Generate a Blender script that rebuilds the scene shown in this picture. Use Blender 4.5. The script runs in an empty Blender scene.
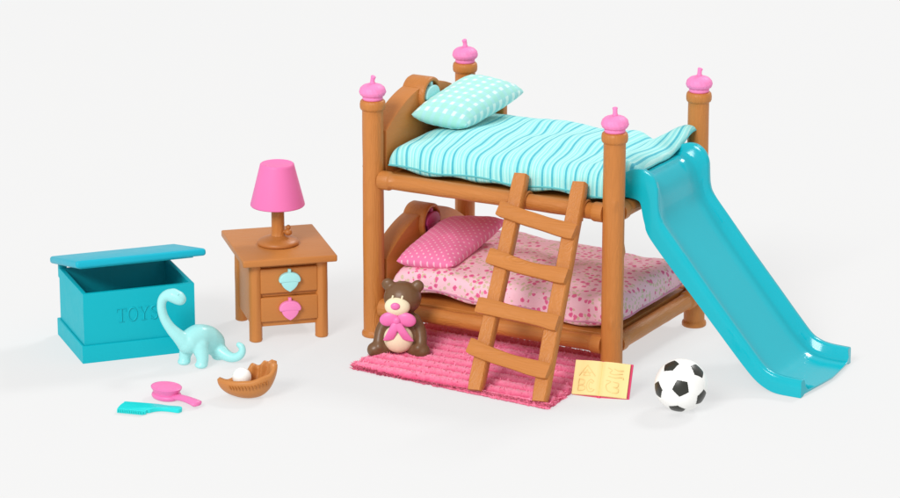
import bpy, bmesh, math, random
from mathutils import Vector, Matrix, noise
random.seed(7)
PI = math.pi
scene = bpy.context.scene
COL = scene.collection

# ------------------------------------------------------------------ helpers
def lin(h):
    h = h.lstrip('#')
    o = []
    for i in (0, 2, 4):
        c = int(h[i:i+2], 16) / 255
        o.append(c / 12.92 if c <= .04045 else ((c + .055) / 1.055) ** 2.4)
    return (*o, 1)

def link(o, parent=None):
    COL.objects.link(o)
    if parent is not None:
        o.parent = parent
    return o

def tag(o, label=None, cat=None, group=None, kind=None):
    if label: o['label'] = label
    if cat: o['category'] = cat
    if group: o['group'] = group
    if kind: o['kind'] = kind
    return o

def thing(name, label, cat, loc, rz=0, group=None):
    o = bpy.data.objects.new(name, None)
    o.empty_display_size = .1
    o.location = loc
    o.rotation_euler = (0, 0, rz)
    link(o)
    return tag(o, label, cat, group)

def sstep(a, b, x):
    t = max(0, min(1, (x - a) / (b - a)))
    return t * t * (3 - 2 * t)

def nz(x, y=0, z=0):
    return noise.noise(Vector((x, y, z)))

class MB:
    """collects shapes and links them as one mesh object"""
    def __init__(s):
        s.bm = bmesh.new()
        s.uv = None
    def quadgrid(s, rows, closed_u=False, closed_v=False):
        vs = [[s.bm.verts.new(p) for p in r] for r in rows]
        n, m = len(vs), len(vs[0])
        for i in range(n if closed_u else n - 1):
            for j in range(m if closed_v else m - 1):
                a, b = vs[i][j], vs[(i+1) % n][j]
                c, d = vs[(i+1) % n][(j+1) % m], vs[i][(j+1) % m]
                try: s.bm.faces.new((a, b, c, d))
                except ValueError: pass
        return vs
    def cap(s, ring, flip=False):
        try: s.bm.faces.new(ring[::-1] if flip else ring)
        except ValueError: pass
    def lathe(s, prof, seg=40, mod=None, M=None):
        rows = []
        for i, (r, z) in enumerate(prof):
            row = []
            for k in range(seg):
                a = 2 * PI * k / seg
                rr = mod(a, r, z) if mod else r
                p = Vector((rr * math.cos(a), rr * math.sin(a), z))
                row.append(M @ p if M else p)
            rows.append(row)
        vs = s.quadgrid(rows, closed_v=True)
        if prof[0][0] > 1e-5: s.cap(vs[0], True)
        if prof[-1][0] > 1e-5: s.cap(vs[-1])
        return s
    def tube(s, pts, rad, seg=12, caps=True):
        pts = [Vector(p) for p in pts]
        n = len(pts)
        rad = rad if isinstance(rad, (list, tuple)) else [rad] * n
        rows = []
        up = None
        for i, p in enumerate(pts):
            t = (pts[min(i+1, n-1)] - pts[max(i-1, 0)]).normalized()
            if up is None:
                up = Vector((0, 0, 1)) if abs(t.z) < .9 else Vector((1, 0, 0))
            x = t.cross(up).normalized(); y = x.cross(t).normalized(); up = y
            rows.append([p + rad[i] * (math.cos(2*PI*k/seg) * x + math.sin(2*PI*k/seg) * y) for k in range(seg)])
        vs = s.quadgrid(rows, closed_v=True)
        if caps:
            s.cap(vs[0]); s.cap(vs[-1], True)
        return s
    def box(s, x0, y0, z0, x1, y1, z1, bev=.0, seg=2, M=None):
        b = bmesh.new()
        bmesh.ops.create_cube(b, size=1)
        for v in b.verts:
            v.co = Vector(((x0+x1)/2 + v.co.x*(x1-x0), (y0+y1)/2 + v.co.y*(y1-y0), (z0+z1)/2 + v.co.z*(z1-z0)))
        if bev:
            bmesh.ops.bevel(b, geom=b.edges[:], offset=bev, segments=seg, affect='EDGES', profile=.5)
        s.merge(b, M)
        return s
    def prism(s, outline, z0, z1, bev=0, seg=2, M=None):
        """outline (x, y) extruded in z"""
        b = bmesh.new()
        lo = [b.verts.new((x, y, z0)) for x, y in outline]
        hi = [b.verts.new((x, y, z1)) for x, y in outline]
        n = len(lo)
        b.faces.new(lo[::-1]); b.faces.new(hi)
        for i in range(n):
            b.faces.new((lo[i], lo[(i+1) % n], hi[(i+1) % n], hi[i]))
        bmesh.ops.recalc_face_normals(b, faces=b.faces)
        if bev:
            ed = [e for e in b.edges if abs(e.verts[0].co.z - e.verts[1].co.z) < 1e-6]
            bmesh.ops.bevel(b, geom=ed, offset=bev, segments=seg, affect='EDGES', profile=.5)
        s.merge(b, M)
        return s
    def ellipsoid(s, c, r, seg=28, rings=18, M=None):
        b = bmesh.new()
        bmesh.ops.create_uvsphere(b, u_segments=seg, v_segments=rings, radius=1)
        for v in b.verts:
            v.co = Vector((v.co.x*r[0], v.co.y*r[1], v.co.z*r[2]))
            if M: v.co = M @ v.co
            v.co += Vector(c)
        s.merge(b)
        return s
    def merge(s, b, M=None):
        if M is not None:
            bmesh.ops.transform(b, matrix=M, verts=b.verts)
        mp = {v: s.bm.verts.new(v.co) for v in b.verts}
        for f in b.faces:
            try: s.bm.faces.new([mp[v] for v in f.verts])
            except ValueError: pass
        b.free()
    def build(s, name, mat, parent=None, sharp=40, loc=None, label=None, weld=False, recalc=True):
        if weld: bmesh.ops.remove_doubles(s.bm, verts=s.bm.verts, dist=1e-5)
        if recalc: bmesh.ops.recalc_face_normals(s.bm, faces=s.bm.faces)
        me = bpy.data.meshes.new(name)
        s.bm.to_mesh(me); s.bm.free()
        if mat is not None:
            for m in (mat if isinstance(mat, (list, tuple)) else [mat]): me.materials.append(m)
        me.shade_smooth()
        if sharp: me.set_sharp_from_angle(angle=math.radians(sharp))
        o = link(bpy.data.objects.new(name, me), parent)
        if loc: o.location = loc
        if label: o['label'] = label
        return o

def copy_tree(o, parent=None):
    c = o.copy(); link(c)
    c.parent = parent
    for ch in list(o.children):
        copy_tree(ch, c)
    return c

def subsurf(o, lv=2):
    m = o.modifiers.new('Subdivision', 'SUBSURF'); m.levels = lv; m.render_levels = lv
    return o

def blob(balls, vox, smooth=6):
    """one continuous surface grown around a chain of balls"""
    b = MB()
    for c, r in balls:
        b.ellipsoid(c, r if isinstance(r, tuple) else (r, r, r), 20, 12)
    me = bpy.data.meshes.new('tmp'); b.bm.to_mesh(me); b.bm.free()
    o = bpy.data.objects.new('tmp', me); COL.objects.link(o)
    m = o.modifiers.new('r', 'REMESH'); m.mode = 'VOXEL'; m.voxel_size = vox
    m = o.modifiers.new('s', 'SMOOTH'); m.iterations = smooth; m.factor = .5
    dg = bpy.context.evaluated_depsgraph_get(); dg.update()
    out = bpy.data.meshes.new_from_object(o.evaluated_get(dg))
    bpy.data.objects.remove(o)
    return out

def from_mesh(name, me, mat, parent=None, label=None):
    me.name = name
    me.materials.clear(); me.materials.append(mat)
    me.shade_smooth()
    o = link(bpy.data.objects.new(name, me), parent)
    if label: o['label'] = label
    return o

def chain(pts, n=10):
    """(pos, radius) list -> dense interpolated balls (Catmull-Rom)"""
    out = []
    P = [Vector(p) for p, _ in pts]; R = [r for _, r in pts]
    for i in range(len(P) - 1):
        p0, p1, p2, p3 = P[max(i-1, 0)], P[i], P[i+1], P[min(i+2, len(P)-1)]
        for k in range(n):
            t = k / n
            q = .5 * (2*p1 + (p2-p0)*t + (2*p0-5*p1+4*p2-p3)*t*t + (3*p1-p0-3*p2+p3)*t**3)
            out.append((q, R[i] + (R[i+1]-R[i])*t))
    out.append((P[-1], R[-1]))
    return out

def crom(pts, n=8):
    return [p for p, _ in chain([(p, 1) for p in pts], n)]

# ------------------------------------------------------------------ materials
class NT:
    def __init__(s, name):
        s.m = bpy.data.materials.new(name); s.m.use_nodes = True
        s.t = s.m.node_tree; s.n = s.t.nodes; s.b = s.n['Principled BSDF']
    def add(s, typ, **kw):
        n = s.n.new(typ)
        for k, v in kw.items(): setattr(n, k, v)
        return n
    def l(s, a, b): s.t.links.new(a, b)
    def setin(s, n, **kw):
        for k, v in kw.items(): n.inputs[k.replace('_', ' ')].default_value = v
        return n
    def math(s, op, a, b=None, c=None):
        n = s.add('ShaderNodeMath', operation=op)
        for i, x in enumerate((a, b, c)):
            if x is None: continue
            if isinstance(x, (int, float)): n.inputs[i].default_value = x
            else: s.l(x, n.inputs[i])
        return n.outputs[0]
    def mix(s, fac, a, b):
        n = s.add('ShaderNodeMix', data_type='RGBA')
        for i, x in ((0, fac), (6, a), (7, b)):
            if isinstance(x, (int, float, tuple)): n.inputs[i].default_value = x
            else: s.l(x, n.inputs[i])
        return n.outputs[2]
    def coords(s, kind='Object', scale=(1, 1, 1), rnd=True):
        tc = s.add('ShaderNodeTexCoord')
        out = tc.outputs[kind]
        if rnd:
            oi = s.add('ShaderNodeObjectInfo')
            sc = s.math('MULTIPLY', oi.outputs['Random'], 17.0)
            va = s.add('ShaderNodeVectorMath', operation='ADD')
            s.l(out, va.inputs[0]); s.l(sc, va.inputs[1]); out = va.outputs[0]
        mp = s.add('ShaderNodeMapping'); mp.inputs['Scale'].default_value = scale
        s.l(out, mp.inputs['Vector'])
        return mp.outputs[0]
    def noise(s, vec, scale, detail=3, rough=.5, dist=0):
        n = s.add('ShaderNodeTexNoise')
        s.setin(n, Scale=scale, Detail=detail, Roughness=rough, Distortion=dist)
        s.l(vec, n.inputs['Vector'])
        return n.outputs['Fac']
    def ramp(s, fac, a, b, ca=(0, 0, 0, 1), cb=(1, 1, 1, 1)):
        r = s.add('ShaderNodeValToRGB')
        r.color_ramp.elements[0].position = a; r.color_ramp.elements[1].position = b
        r.color_ramp.elements[0].color = ca; r.color_ramp.elements[1].color = cb
        s.l(fac, r.inputs[0])
        return r.outputs[0]
    def bump(s, h, strength=.3, dist=.01):
        b = s.add('ShaderNodeBump'); s.setin(b, Strength=strength, Distance=dist)
        s.l(h, b.inputs['Height']); s.l(b.outputs[0], s.b.inputs['Normal'])
    def surf(s, rough=.45, spec=.4, coat=0):
        s.setin(s.b, Roughness=rough); s.b.inputs['Specular IOR Level'].default_value = spec
        if coat: s.b.inputs['Coat Weight'].default_value = coat

def plastic(name, hexc, rough=.42, spec=.4, bump=.12, bscale=60, var=.06, sss=0):
    t = NT(name); t.surf(rough, spec)
    v = t.coords()
    n = t.noise(v, 3.0, 3)
    c = lin(hexc)
    d = tuple(x * (1 - var * 2) for x in c[:3]) + (1,)
    t.l(t.mix(n, d, c), t.b.inputs['Base Color'])
    n2 = t.noise(v, bscale, 2)
    t.bump(n2, bump, .004)
    r = t.math('MULTIPLY_ADD', t.noise(v, 9, 3), .18, rough - .09)
    t.l(r, t.b.inputs['Roughness'])
    if sss:
        t.b.inputs['Subsurface Weight'].default_value = sss
        t.b.inputs['Subsurface Radius'].default_value = (.05, .04, .04)
        t.b.inputs['Subsurface Scale'].default_value = .5
    return t.m

def wood(name, axis, base='c67d3b', dark='9d602b', rough=.43, bump=.32, tone=1.0):
    t = NT(name); t.surf(rough, .38)
    sc = {'x': (.09, 1, 1), 'y': (1, .09, 1), 'z': (1, 1, .09)}[axis]
    v = t.coords(scale=sc)
    big = t.noise(v, 4.0, 2)
    # grain: bands of a warped noise field
    g = t.noise(v, 9, 4, .6, .6)
    bands = t.math('SINE', t.math('MULTIPLY', g, 55))
    fine = t.noise(v, 48, 3, .6)
    # knots
    sk = {'x': (.7, 2.0, 2.0), 'y': (2.0, .7, 2.0), 'z': (2.0, 2.0, .7)}[axis]
    v2 = t.coords(scale=sk)
    vo = t.add('ShaderNodeTexVoronoi'); t.setin(vo, Scale=2.0); t.l(v2, vo.inputs['Vector'])
    dd = vo.outputs['Distance']
    rings = t.math('SINE', t.math('MULTIPLY', dd, 75))
    mask = t.ramp(dd, .14, .3, (1, 1, 1, 1), (0, 0, 0, 1))
    kn = t.math('MULTIPLY', rings, mask)
    h = t.math('ADD', t.math('ADD', t.math('MULTIPLY', bands, .5), t.math('MULTIPLY', kn, .8)), fine)
    t.bump(h, bump, .0065)
    f = t.math('ADD', t.math('MULTIPLY', big, .34), t.math('MULTIPLY', t.math('ADD', bands, t.math('MULTIPLY', kn, 1.2)), .05*tone))
    t.l(t.mix(f, lin(base), lin(dark)), t.b.inputs['Base Color'])
    t.l(t.math('MULTIPLY_ADD', fine, .2, rough - .1), t.b.inputs['Roughness'])
    return t.m

M = {}
for a in 'xyz':
    M['wood_' + a] = wood('honey_wood_' + a, a)
    M['soft_' + a] = wood('soft_wood_' + a, a, 'c57d3d', 'a8682f', .42, .12, .35)
M['wood_smooth'] = plastic('honey_wood_smooth', 'bc753a', .4, .38, .12, 40, .06)
M['finial'] = plastic('pink_finial', 'f88cc4', .5, .3, .35, 38, .05)
M['shade'] = plastic('pink_lampshade', 'ef78b4', .5, .25, .1, 80, .03)
M['pink'] = plastic('bright_pink', 'f07ab8', .4, .4)
M['deep_pink'] = plastic('deep_pink', 'c24a86', .45, .3)
M['teal_slide'] = plastic('teal_slide', '0cb2c2', .15, .36, .05, 30, .03)
M['teal_box'] = plastic('teal_box', '00b2c1', .5, .25, .10, 70, .03)
M['teal_lid'] = plastic('teal_lid', '00aec6', .45, .3, .08, 70, .03)
M['teal_comb'] = plastic('teal_comb', '1cdcdc', .4, .4)
M['mint'] = plastic('mint_plastic', 'a4e6e6', .32, .45, .05, 40, .04)
M['aqua'] = plastic('aqua_emblem', 'b0eef0', .42, .4)
M['knob_aqua'] = plastic('knob_aqua', 'aeecec', .42, .4)
M['brown'] = plastic('bear_brown', '765539', .38, .4, .15, 30, .08)
M['cream'] = plastic('cream_paint', 'f4e8c6', .5, .3)
M['page'] = plastic('page_cream', 'f5d895', .55, .25, .1, 50, .04)
M['page_dark'] = plastic('page_relief', 'efcf8c', .55, .25)
M['cover'] = plastic('book_cover', 'e0446f', .45, .35)
M['white'] = plastic('white_plastic', 'f5f5f2', .35, .4, .05, 60, .015)
M['black'] = plastic('black_patch', '2b2c26', .35, .45, .05, 60, .05)
M['leather'] = plastic('glove_leather', 'cb8545', .42, .35, .3, 35, .1)
M['stitch'] = plastic('glove_stitch', 'b8763a', .5, .3)

M['seam_teal'] = plastic('seam_teal', '6cc4c8', .85, .1, .3, 90, .1)
M['seam_pink'] = plastic('seam_pink', 'dd98b4', .85, .1, .3, 90, .1)

def fabric_base(t, fold=.25):
    v = t.coords(rnd=False)
    w = t.noise(v, 120, 2)
    f = t.noise(v, 7, 3)
    h = t.math('ADD', t.math('MULTIPLY', w, .25), f)
    t.surf(.85, .12)
    t.b.inputs['Sheen Weight'].default_value = .15
    t.bump(h, fold, .03)
    return v

def striped():
    t = NT('striped_cotton')
    fabric_base(t, .3)
    uv = t.add('ShaderNodeUVMap'); uv.uv_map = 'UVMap'
    sp = t.add('ShaderNodeSeparateXYZ'); t.l(uv.outputs[0], sp.inputs[0])
    ob = t.coords(rnd=False)
    wob = t.math('MULTIPLY_ADD', t.noise(ob, 1.3, 2), .07, -.035)
    x = t.math('ADD', sp.outputs[0], wob)
    fr = t.math('FRACT', t.math('MULTIPLY', x, 1 / .262))
    r = t.add('ShaderNodeValToRGB'); cr = r.color_ramp; cr.interpolation = 'CONSTANT'
    mint, dk, mid, pale = lin('9be4e3'), lin('3db2c7'), lin('82d6dc'), lin('c0f0ec')
    seq = [(0, dk), (.085, mint), (.17, pale), (.215, mint), (.29, pale), (.33, mid), (.375, mint), (.44, pale), (.48, mint), (.585, dk), (.665, mint), (.74, pale), (.785, mint), (.83, mid), (.87, mint), (.93, pale), (.965, mint)]
    cr.elements[0].position = 0; cr.elements[0].color = dk
    cr.elements[1].position = seq[1][0]; cr.elements[1].color = seq[1][1]
    for p, c in seq[2:]:
        e = cr.elements.new(p); e.color = c
    t.l(fr, r.inputs[0])
    n = t.noise(ob, 30, 2)
    t.l(t.mix(t.math('MULTIPLY', n, .25), r.outputs[0], lin('a0e4e2')), t.b.inputs['Base Color'])
    return t.m

def cells(t, uv, nx, ny):
    sp = t.add('ShaderNodeSeparateXYZ'); t.l(uv, sp.inputs[0])
    return [t.math('ABSOLUTE', t.math('SUBTRACT', t.math('FRACT', t.math('MULTIPLY', sp.outputs[i], n)), .5)) for i, n in ((0, nx), (1, ny))]

def gingham():
    t = NT('mint_gingham')
    fabric_base(t, .2)
    uv = t.add('ShaderNodeUVMap'); uv.uv_map = 'UVMap'
    a, b = cells(t, uv.outputs[0], 9.5, 6.5)
    fa = t.ramp(a, .17, .24, (1, 1, 1, 1), (0, 0, 0, 1)); fb = t.ramp(b, .15, .23, (1, 1, 1, 1), (0, 0, 0, 1))
    either = t.math('MAXIMUM', fa, fb); both = t.math('MULTIPLY', fa, fb)
    c = t.mix(t.math('MULTIPLY', either, .8), lin('a6e0d4'), lin('aadfe2'))
    t.l(t.mix(both, c, lin('def4ee')), t.b.inputs['Base Color'])
    return t.m

def dotted():
    t = NT('pink_dotted_cotton')
    fabric_base(t, .2)
    uv = t.add('ShaderNodeUVMap'); uv.uv_map = 'UVMap'
    def dots(off):
        mp = t.add('ShaderNodeMapping'); mp.inputs['Location'].default_value = (off/15, off/9, 0)
        t.l(uv.outputs[0], mp.inputs['Vector'])
        a, b = cells(t, mp.outputs[0], 15, 9)
        d = t.math('SQRT', t.math('ADD', t.math('MULTIPLY', a, a), t.math('MULTIPLY', b, b)))
        return t.math('LESS_THAN', d, .13)
    f = t.math('MAXIMUM', dots(0), dots(.5))
    t.l(t.mix(t.math('MULTIPLY', f, .75), lin('f07fae'), lin('fcd0e0')), t.b.inputs['Base Color'])
    return t.m

def floral():
    t = NT('pink_floral_cotton')
    fabric_base(t, .3)
    v = t.coords(rnd=False)
    # flatten z a little so that the print wraps the front edge
    nd = t.add('ShaderNodeTexNoise'); t.setin(nd, Scale=16, Detail=2); t.l(v, nd.inputs['Vector'])
    vm = t.add('ShaderNodeVectorMath', operation='MULTIPLY_ADD')
    t.l(nd.outputs['Color'], vm.inputs[0]); vm.inputs[1].default_value = (.045, .045, .045); t.l(v, vm.inputs[2])
    def spots(scale, th, off):
        mp = t.add('ShaderNodeMapping'); mp.inputs['Location'].default_value = off
        t.l(vm.outputs[0], mp.inputs['Vector'])
        vo = t.add('ShaderNodeTexVoronoi'); t.setin(vo, Scale=scale, Randomness=.75); t.l(mp.outputs[0], vo.inputs['Vector'])
        return t.math('LESS_THAN', vo.outputs['Distance'], th), vo
    leaf, _ = spots(15, .29, (.05, .03, 0))
    leaf2, _ = spots(17, .26, (.4, .9, .2))
    fl, vo = spots(15, .36, (.3, .2, .1))
    core, _ = spots(15, .13, (.3, .2, .1))
    c = t.mix(t.math('MULTIPLY', t.math('MAXIMUM', leaf, leaf2), .8), lin('f7c6d4'), lin('c9be98'))
    sep = t.add('ShaderNodeSeparateColor'); t.l(vo.outputs['Color'], sep.inputs[0])
    pick = t.math('GREATER_THAN', sep.outputs[0], .35)
    fl = t.math('MULTIPLY', fl, pick); core = t.math('MULTIPLY', core, pick)
    c = t.mix(fl, c, lin('e56d9a'))
    c = t.mix(core, c, lin('da4f86'))
    t.l(c, t.b.inputs['Base Color'])
    return t.m

def rug_mat():
    t = NT('pink_chenille')
    v = t.coords(rnd=False)
    n = t.noise(v, 26, 4, .7)
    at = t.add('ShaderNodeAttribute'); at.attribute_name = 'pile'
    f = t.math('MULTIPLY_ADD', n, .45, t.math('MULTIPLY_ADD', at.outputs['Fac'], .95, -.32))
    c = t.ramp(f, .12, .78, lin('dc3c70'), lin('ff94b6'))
    t.l(c, t.b.inputs['Base Color'])
    t.surf(.95, .05)
    t.b.inputs['Sheen Weight'].default_value = .3
    t.bump(t.noise(v, 90, 3, .7), .4, .02)
    return t.m

M['striped'] = striped(); M['gingham'] = gingham(); M['dotted'] = dotted(); M['floral'] = floral(); M['rug'] = rug_mat()

# ------------------------------------------------------------------ camera, light
cam = bpy.data.cameras.new('camera'); cam.sensor_width = 36; cam.lens = 3241.642 * 36 / 900
cam.clip_start = .5; cam.clip_end = 2000
co = link(bpy.data.objects.new('camera', cam))
PITCH = .2844886680750557
co.location = (0, -33.62, 9.831)
co.rotation_euler = (PI / 2 - PITCH, 0, 0)
scene.camera = co

world = bpy.data.worlds.new('World'); scene.world = world; world.use_nodes = True
bg = world.node_tree.nodes['Background']
bg.inputs[0].default_value = (1, .995, .985, 1); bg.inputs[1].default_value = .66

def softbox(name, loc, target, size, power, col=(1, 1, 1)):
    l = bpy.data.lights.new(name, 'AREA'); l.shape = 'RECTANGLE'; l.size, l.size_y = size
    l.energy = power; l.color = col
    o = link(bpy.data.objects.new(name, l))
    o.location = loc
    o.rotation_euler = (Vector(target) - Vector(loc)).to_track_quat('-Z', 'Y').to_euler()
    return o
softbox('key_softbox', (-52, -105, 82), (0, -3.5, .5), (46, 46), 134000, (1, .99, .975))
softbox('rim_softbox', (60, 70, 92), (.5, -3, .5), (30, 20), 66000)

scene.view_settings.view_transform = 'Standard'
scene.view_settings.look = 'None'
scene.view_settings.exposure = 0
scene.view_settings.gamma = 1

# ------------------------------------------------------------------ floor: a white studio sweep, its material given a glow that fades shadows
def floor():
    t = NT('white_studio_floor')
    v = t.coords(rnd=False)
    n = t.noise(v, .8, 2)
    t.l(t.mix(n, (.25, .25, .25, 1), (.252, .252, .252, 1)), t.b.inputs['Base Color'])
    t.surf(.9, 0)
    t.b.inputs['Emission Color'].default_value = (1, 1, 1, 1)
    t.b.inputs['Emission Strength'].default_value = .595  # added glow, no lamp beneath: lifts the white and thins contact shadows
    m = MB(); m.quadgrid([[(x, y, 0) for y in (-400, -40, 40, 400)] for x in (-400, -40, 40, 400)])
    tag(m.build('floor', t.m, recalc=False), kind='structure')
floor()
fl = bpy.data.objects['floor']

# ------------------------------------------------------------------ bed frame of reference
AX, AY, YAW = -.75, -3.045, -.5111379
L, W = 2.621, 1.847
U = Vector((math.cos(YAW), math.sin(YAW), 0)); V = Vector((-math.sin(YAW), math.cos(YAW), 0))
def bed(s, t, z=0): return Vector((AX, AY, 0)) + U*s + V*t + Vector((0, 0, z))
ZL, ZU = .304, 1.606

# ------------------------------------------------------------------ acorn shapes (flat emblem / knob): nut pointing down, local x-z plane, thickness along y
def acorn(mb, sc, th, M4):
    def closed(half):
        pts = [(x, z, 0) for x, z in half] + [(-x, z, 0) for x, z in half[::-1] if x > 1e-6]
        return [(p.x*sc*.93, p.y*sc*1.1) for p in crom(pts + pts[:1], 4)][:-1]
    nut = closed([(0, -.50), (.14, -.43), (.30, -.32), (.42, -.17), (.475, 0), (.46, .14), (.2, .2)])
    cap = closed([(0, -.04), (.28, -.045), (.50, -.06), (.575, .0), (.565, .12), (.46, .27), (.26, .37), (0, .40)])
    stem = [(-.085*sc, .34*sc), (.085*sc, .34*sc), (.075*sc, .59*sc), (-.075*sc, .61*sc)]
    R = M4 @ Matrix.Rotation(PI/2, 4, 'X')
    mb.prism(nut, 0, th*.9, th*.16, 3, R)
    mb.prism(cap, 0, th, th*.2, 3, R)
    mb.prism(stem, 0, th*.7, th*.2, 2, R)

# ------------------------------------------------------------------ bunk bed
def make_bed():
    root = thing('bunk_bed', 'honey brown wooden bunk bed with four round posts and pink acorn finials', 'bunk bed', bed(0, 0), YAW)
    def post_mesh():
        m = MB()
        prof = [(.0, 0), (.112, 0), (.121, .008), (.123, .03), (.118, .048), (.106, .058)]
        n = 46
        for i in range(n + 1):
            prof.append((.104, .07 + (2.295 - .07) * i / n))
        prof += [(.106, 2.30), (.118, 2.308), (.125, 2.325), (.126, 2.36), (.121, 2.388), (.110, 2.400), (.0, 2.402)]
        def mod(a, r, z):
            if r < .09 or z > 2.298 or z < .06: return r
            w = .0025*nz(math.cos(a)*1.6, math.sin(a)*1.6, z*2.5) + .0022*nz(math.cos(a)*5, math.sin(a)*5, z*.9)
            # sawn-off twig stubs
            for (za, aa) in ((.55, 2.9), (1.72, 3.05), (1.25, -1.5)):
                da = math.atan2(math.sin(a-aa), math.cos(a-aa))
                q = (da*.104/.026)**2 + ((z-za)/.03)**2
                w += .024 * math.exp(-q*1.2)
            return r + w
        m.lathe(prof, 56, mod)
        return m
    def finial_mesh():
        m = MB()
        prof = [(.0, 0), (.088, 0), (.097, .006), (.100, .022), (.098, .034), (.096, .040)]
        for i in range(15):
            a = -.62 + (PI/2 + .62) * i / 14
            prof.append((max(.0, .125 * math.cos(a)**.7) if i < 14 else .014, .082 + (.082 if a > 0 else .06) * math.sin(a)))
        def mod(a, r, z):
            if .045 < z < .155 and r > .03:
                return r * (1 +   .05 * abs(math.cos(a*8 + z*26)) + .012*math.sin(z*170))
            return r
        m.lathe(prof, 64, mod)
        m.tube(crom([(0, 0, .15), (0, 0, .185), (.004, 0, .215), (.014, 0, .240)], 4), [.026]*4 + [.022]*5 + [.024, .026, .024, .016], 14)
        return m
    first = None
    for (s, t) in ((0, 0), (L, 0), (0, W), (L, W)):
        if first is None:
            p = post_mesh().build('post', M['wood_z'], root, 50)
            finial_mesh().build('acorn_finial', M['finial'], p, 50, loc=(0, 0, 2.398), label='pink acorn cap finial on a bed post')
            first = p
        else:
            p = copy_tree(first, root)
        p.location = (s, t, 0); p.rotation_euler = (0, 0, {(0, 0): 0, (L, 0): 2.2, (0, W): 4.1, (L, W): 1.2}[(s, t)])
    # rails
    def rail(length):
        m = MB()
        a0, a1 = .09, length - .09
        prof = [(a0, .0), (a0, .094), (a0 + .10, .094), (a0 + .115, .088), (a0 + .125, .079)]
        n = 30
        for i in range(1, n): prof.append((a0 + .125 + (a1 - a0 - .25)*i/n, .079 + .003*nz(i*.35, length*3, 0)))
        prof += [(a1 - .125, .079), (a1 - .115, .088), (a1 - .10, .094), (a1, .094), (a1, 0)]
        R = Matrix.Rotation(PI/2, 4, 'Y')
        m.lathe([(r, z) for z, r in prof], 32, None, R)
        return m
    fr = rail(L); me_x = None
    for z in (ZL, ZU):
        for t in (0, W):
            if me_x is None:
                o = rail(L).build('side_rail', M['wood_x'], root, 50); me_x = o
            else:
                o = me_x.copy(); link(o, root)
            o.location = (0, t, z)
    fr.bm.free()
    me_e = None
    for z in (ZL, ZU):
        for s in (0, L):
            if me_e is None:
                o = rail(W).build('end_rail', M['wood_x'], root, 50); me_e = o
            else:
                o = me_e.copy(); link(o, root)
            o.location = (s, 0, z); o.rotation_euler = (0, 0, PI/2)
    for z in (ZL, ZU):
        m = MB(); zz = z + (.055 if z < 1 else -.0); m.box(.075, .075, zz - .02, L - .075, W - .075, zz + .03, .008)
        m.build('bed_base', M['wood_x'], root)
    # headboards: a thick arched board with a round hooded emblem
    for z, em, lab in ((ZU, 'aqua', 'pale blue acorn emblem'), (ZL, 'deep_pink', 'dark pink acorn emblem')):
        m = MB()
        out = []
        y0, y1 = .09, W - .09
        out.append((y0, z - .05)); 
        for i in range(41):
            y = y0 + (y1 - y0)*i/40
            q = (y - W/2) / (W/2 - .09)
            out.append((y, z + .47 + .31 * (1 - abs(q)**2.0)))
        out.append((y1, z - .05))
        R = Matrix(((0, 0, 1, 0), (1, 0, 0, 0), (0, 1, 0, 0), (0, 0, 0, 1)))
        m.prism(out, -.10, .10, .012, 2, R)
        hb = m.build('headboard', M['soft_y'], root, 35)
        # emblem ring
        m = MB()
        cy, cz = W/2 - .02, z + .665
        rows = []
        for (r, x) in ((.145, .098), (.145, .145), (.150, .153), (.168, .156), (.180, .150), (.185, .138), (.185, -.08), (.17, -.105)):
            rows.append([(x, cy + r*math.cos(2*PI*k/48), cz + r*math.sin(2*PI*k/48)) for k in range(48)])
        vs = m.quadgrid(rows, closed_v=True)
        m.cap(vs[-1])
        m.build('emblem_ring', M['wood_y'], hb, 50)
        m = MB()
        acorn(m, .25, .06, Matrix.Translation((.104, cy + .01, cz - .01)) @ Matrix.Rotation(PI/2, 4, 'Z'))
        m.build('acorn_emblem', M[em], hb, 40, label=lab)
    # short guard board at the back beside the pillow
    m = MB()
    out = [(.09, ZU + .06)]
    for i in range(21):
        a = PI - PI*i/20
        out.append((.30 + .17*math.cos(a) if i else .13, ZU + .45 + .17*math.sin(a)))
    out.append((.47, ZU + .06))
    m.prism(out, -.045, .045, .014, 3, Matrix.Translation((0, W, 0)) @ Matrix(((1, 0, 0, 0), (0, 0, 1, 0), (0, 1, 0, 0), (0, 0, 0, 1))))
    m.build('guard_board', M['wood_x'], root, 35)
    return root
make_bed()

# ------------------------------------------------------------------ cushions
def edge_w(n):
    ws = []
    for i in range(n + 1):
        w = -1 + 2*i/n
        ws.append(math.copysign(1 - (1 - abs(w))**2.0, w))
    return ws

def closed_cushion(fn_top, fn_bot, fn_uv, nu, nv):
    """two sheets sewn along their border"""
    b = bmesh.new(); uvl = b.loops.layers.uv.new('UVMap')
    us, vs = edge_w(nu), edge_w(nv)
    top = [[b.verts.new(fn_top(u, v)) for v in vs] for u in us]
    bot = [[top[i][j] if i in (0, nu) or j in (0, nv) else b.verts.new(fn_bot(us[i], vs[j])) for j in range(nv+1)] for i in range(nu+1)]
    for g, flip, fz in ((top, False, 1), (bot, True, -1)):
        for i in range(nu):
            for j in range(nv):
                idx = [(i, j), (i+1, j), (i+1, j+1), (i, j+1)]
                if flip: idx = idx[::-1]
                try: f = b.faces.new([g[a][c] for a, c in idx])
                except ValueError: continue
                for lp, (a, c) in zip(f.loops, idx):
                    lp[uvl].uv = fn_uv(us[a], vs[c], g[a][c].co)
    bmesh.ops.recalc_face_normals(b, faces=b.faces)
    return b

def bm_obj(name, b, mat, loc=(0, 0, 0), rz=0):
    me = bpy.data.meshes.new(name); b.to_mesh(me); b.free()
    me.materials.append(mat); me.shade_smooth()
    o = link(bpy.data.objects.new(name, me)); o.location = loc; o.rotation_euler = (0, 0, rz)
    return o

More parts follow.
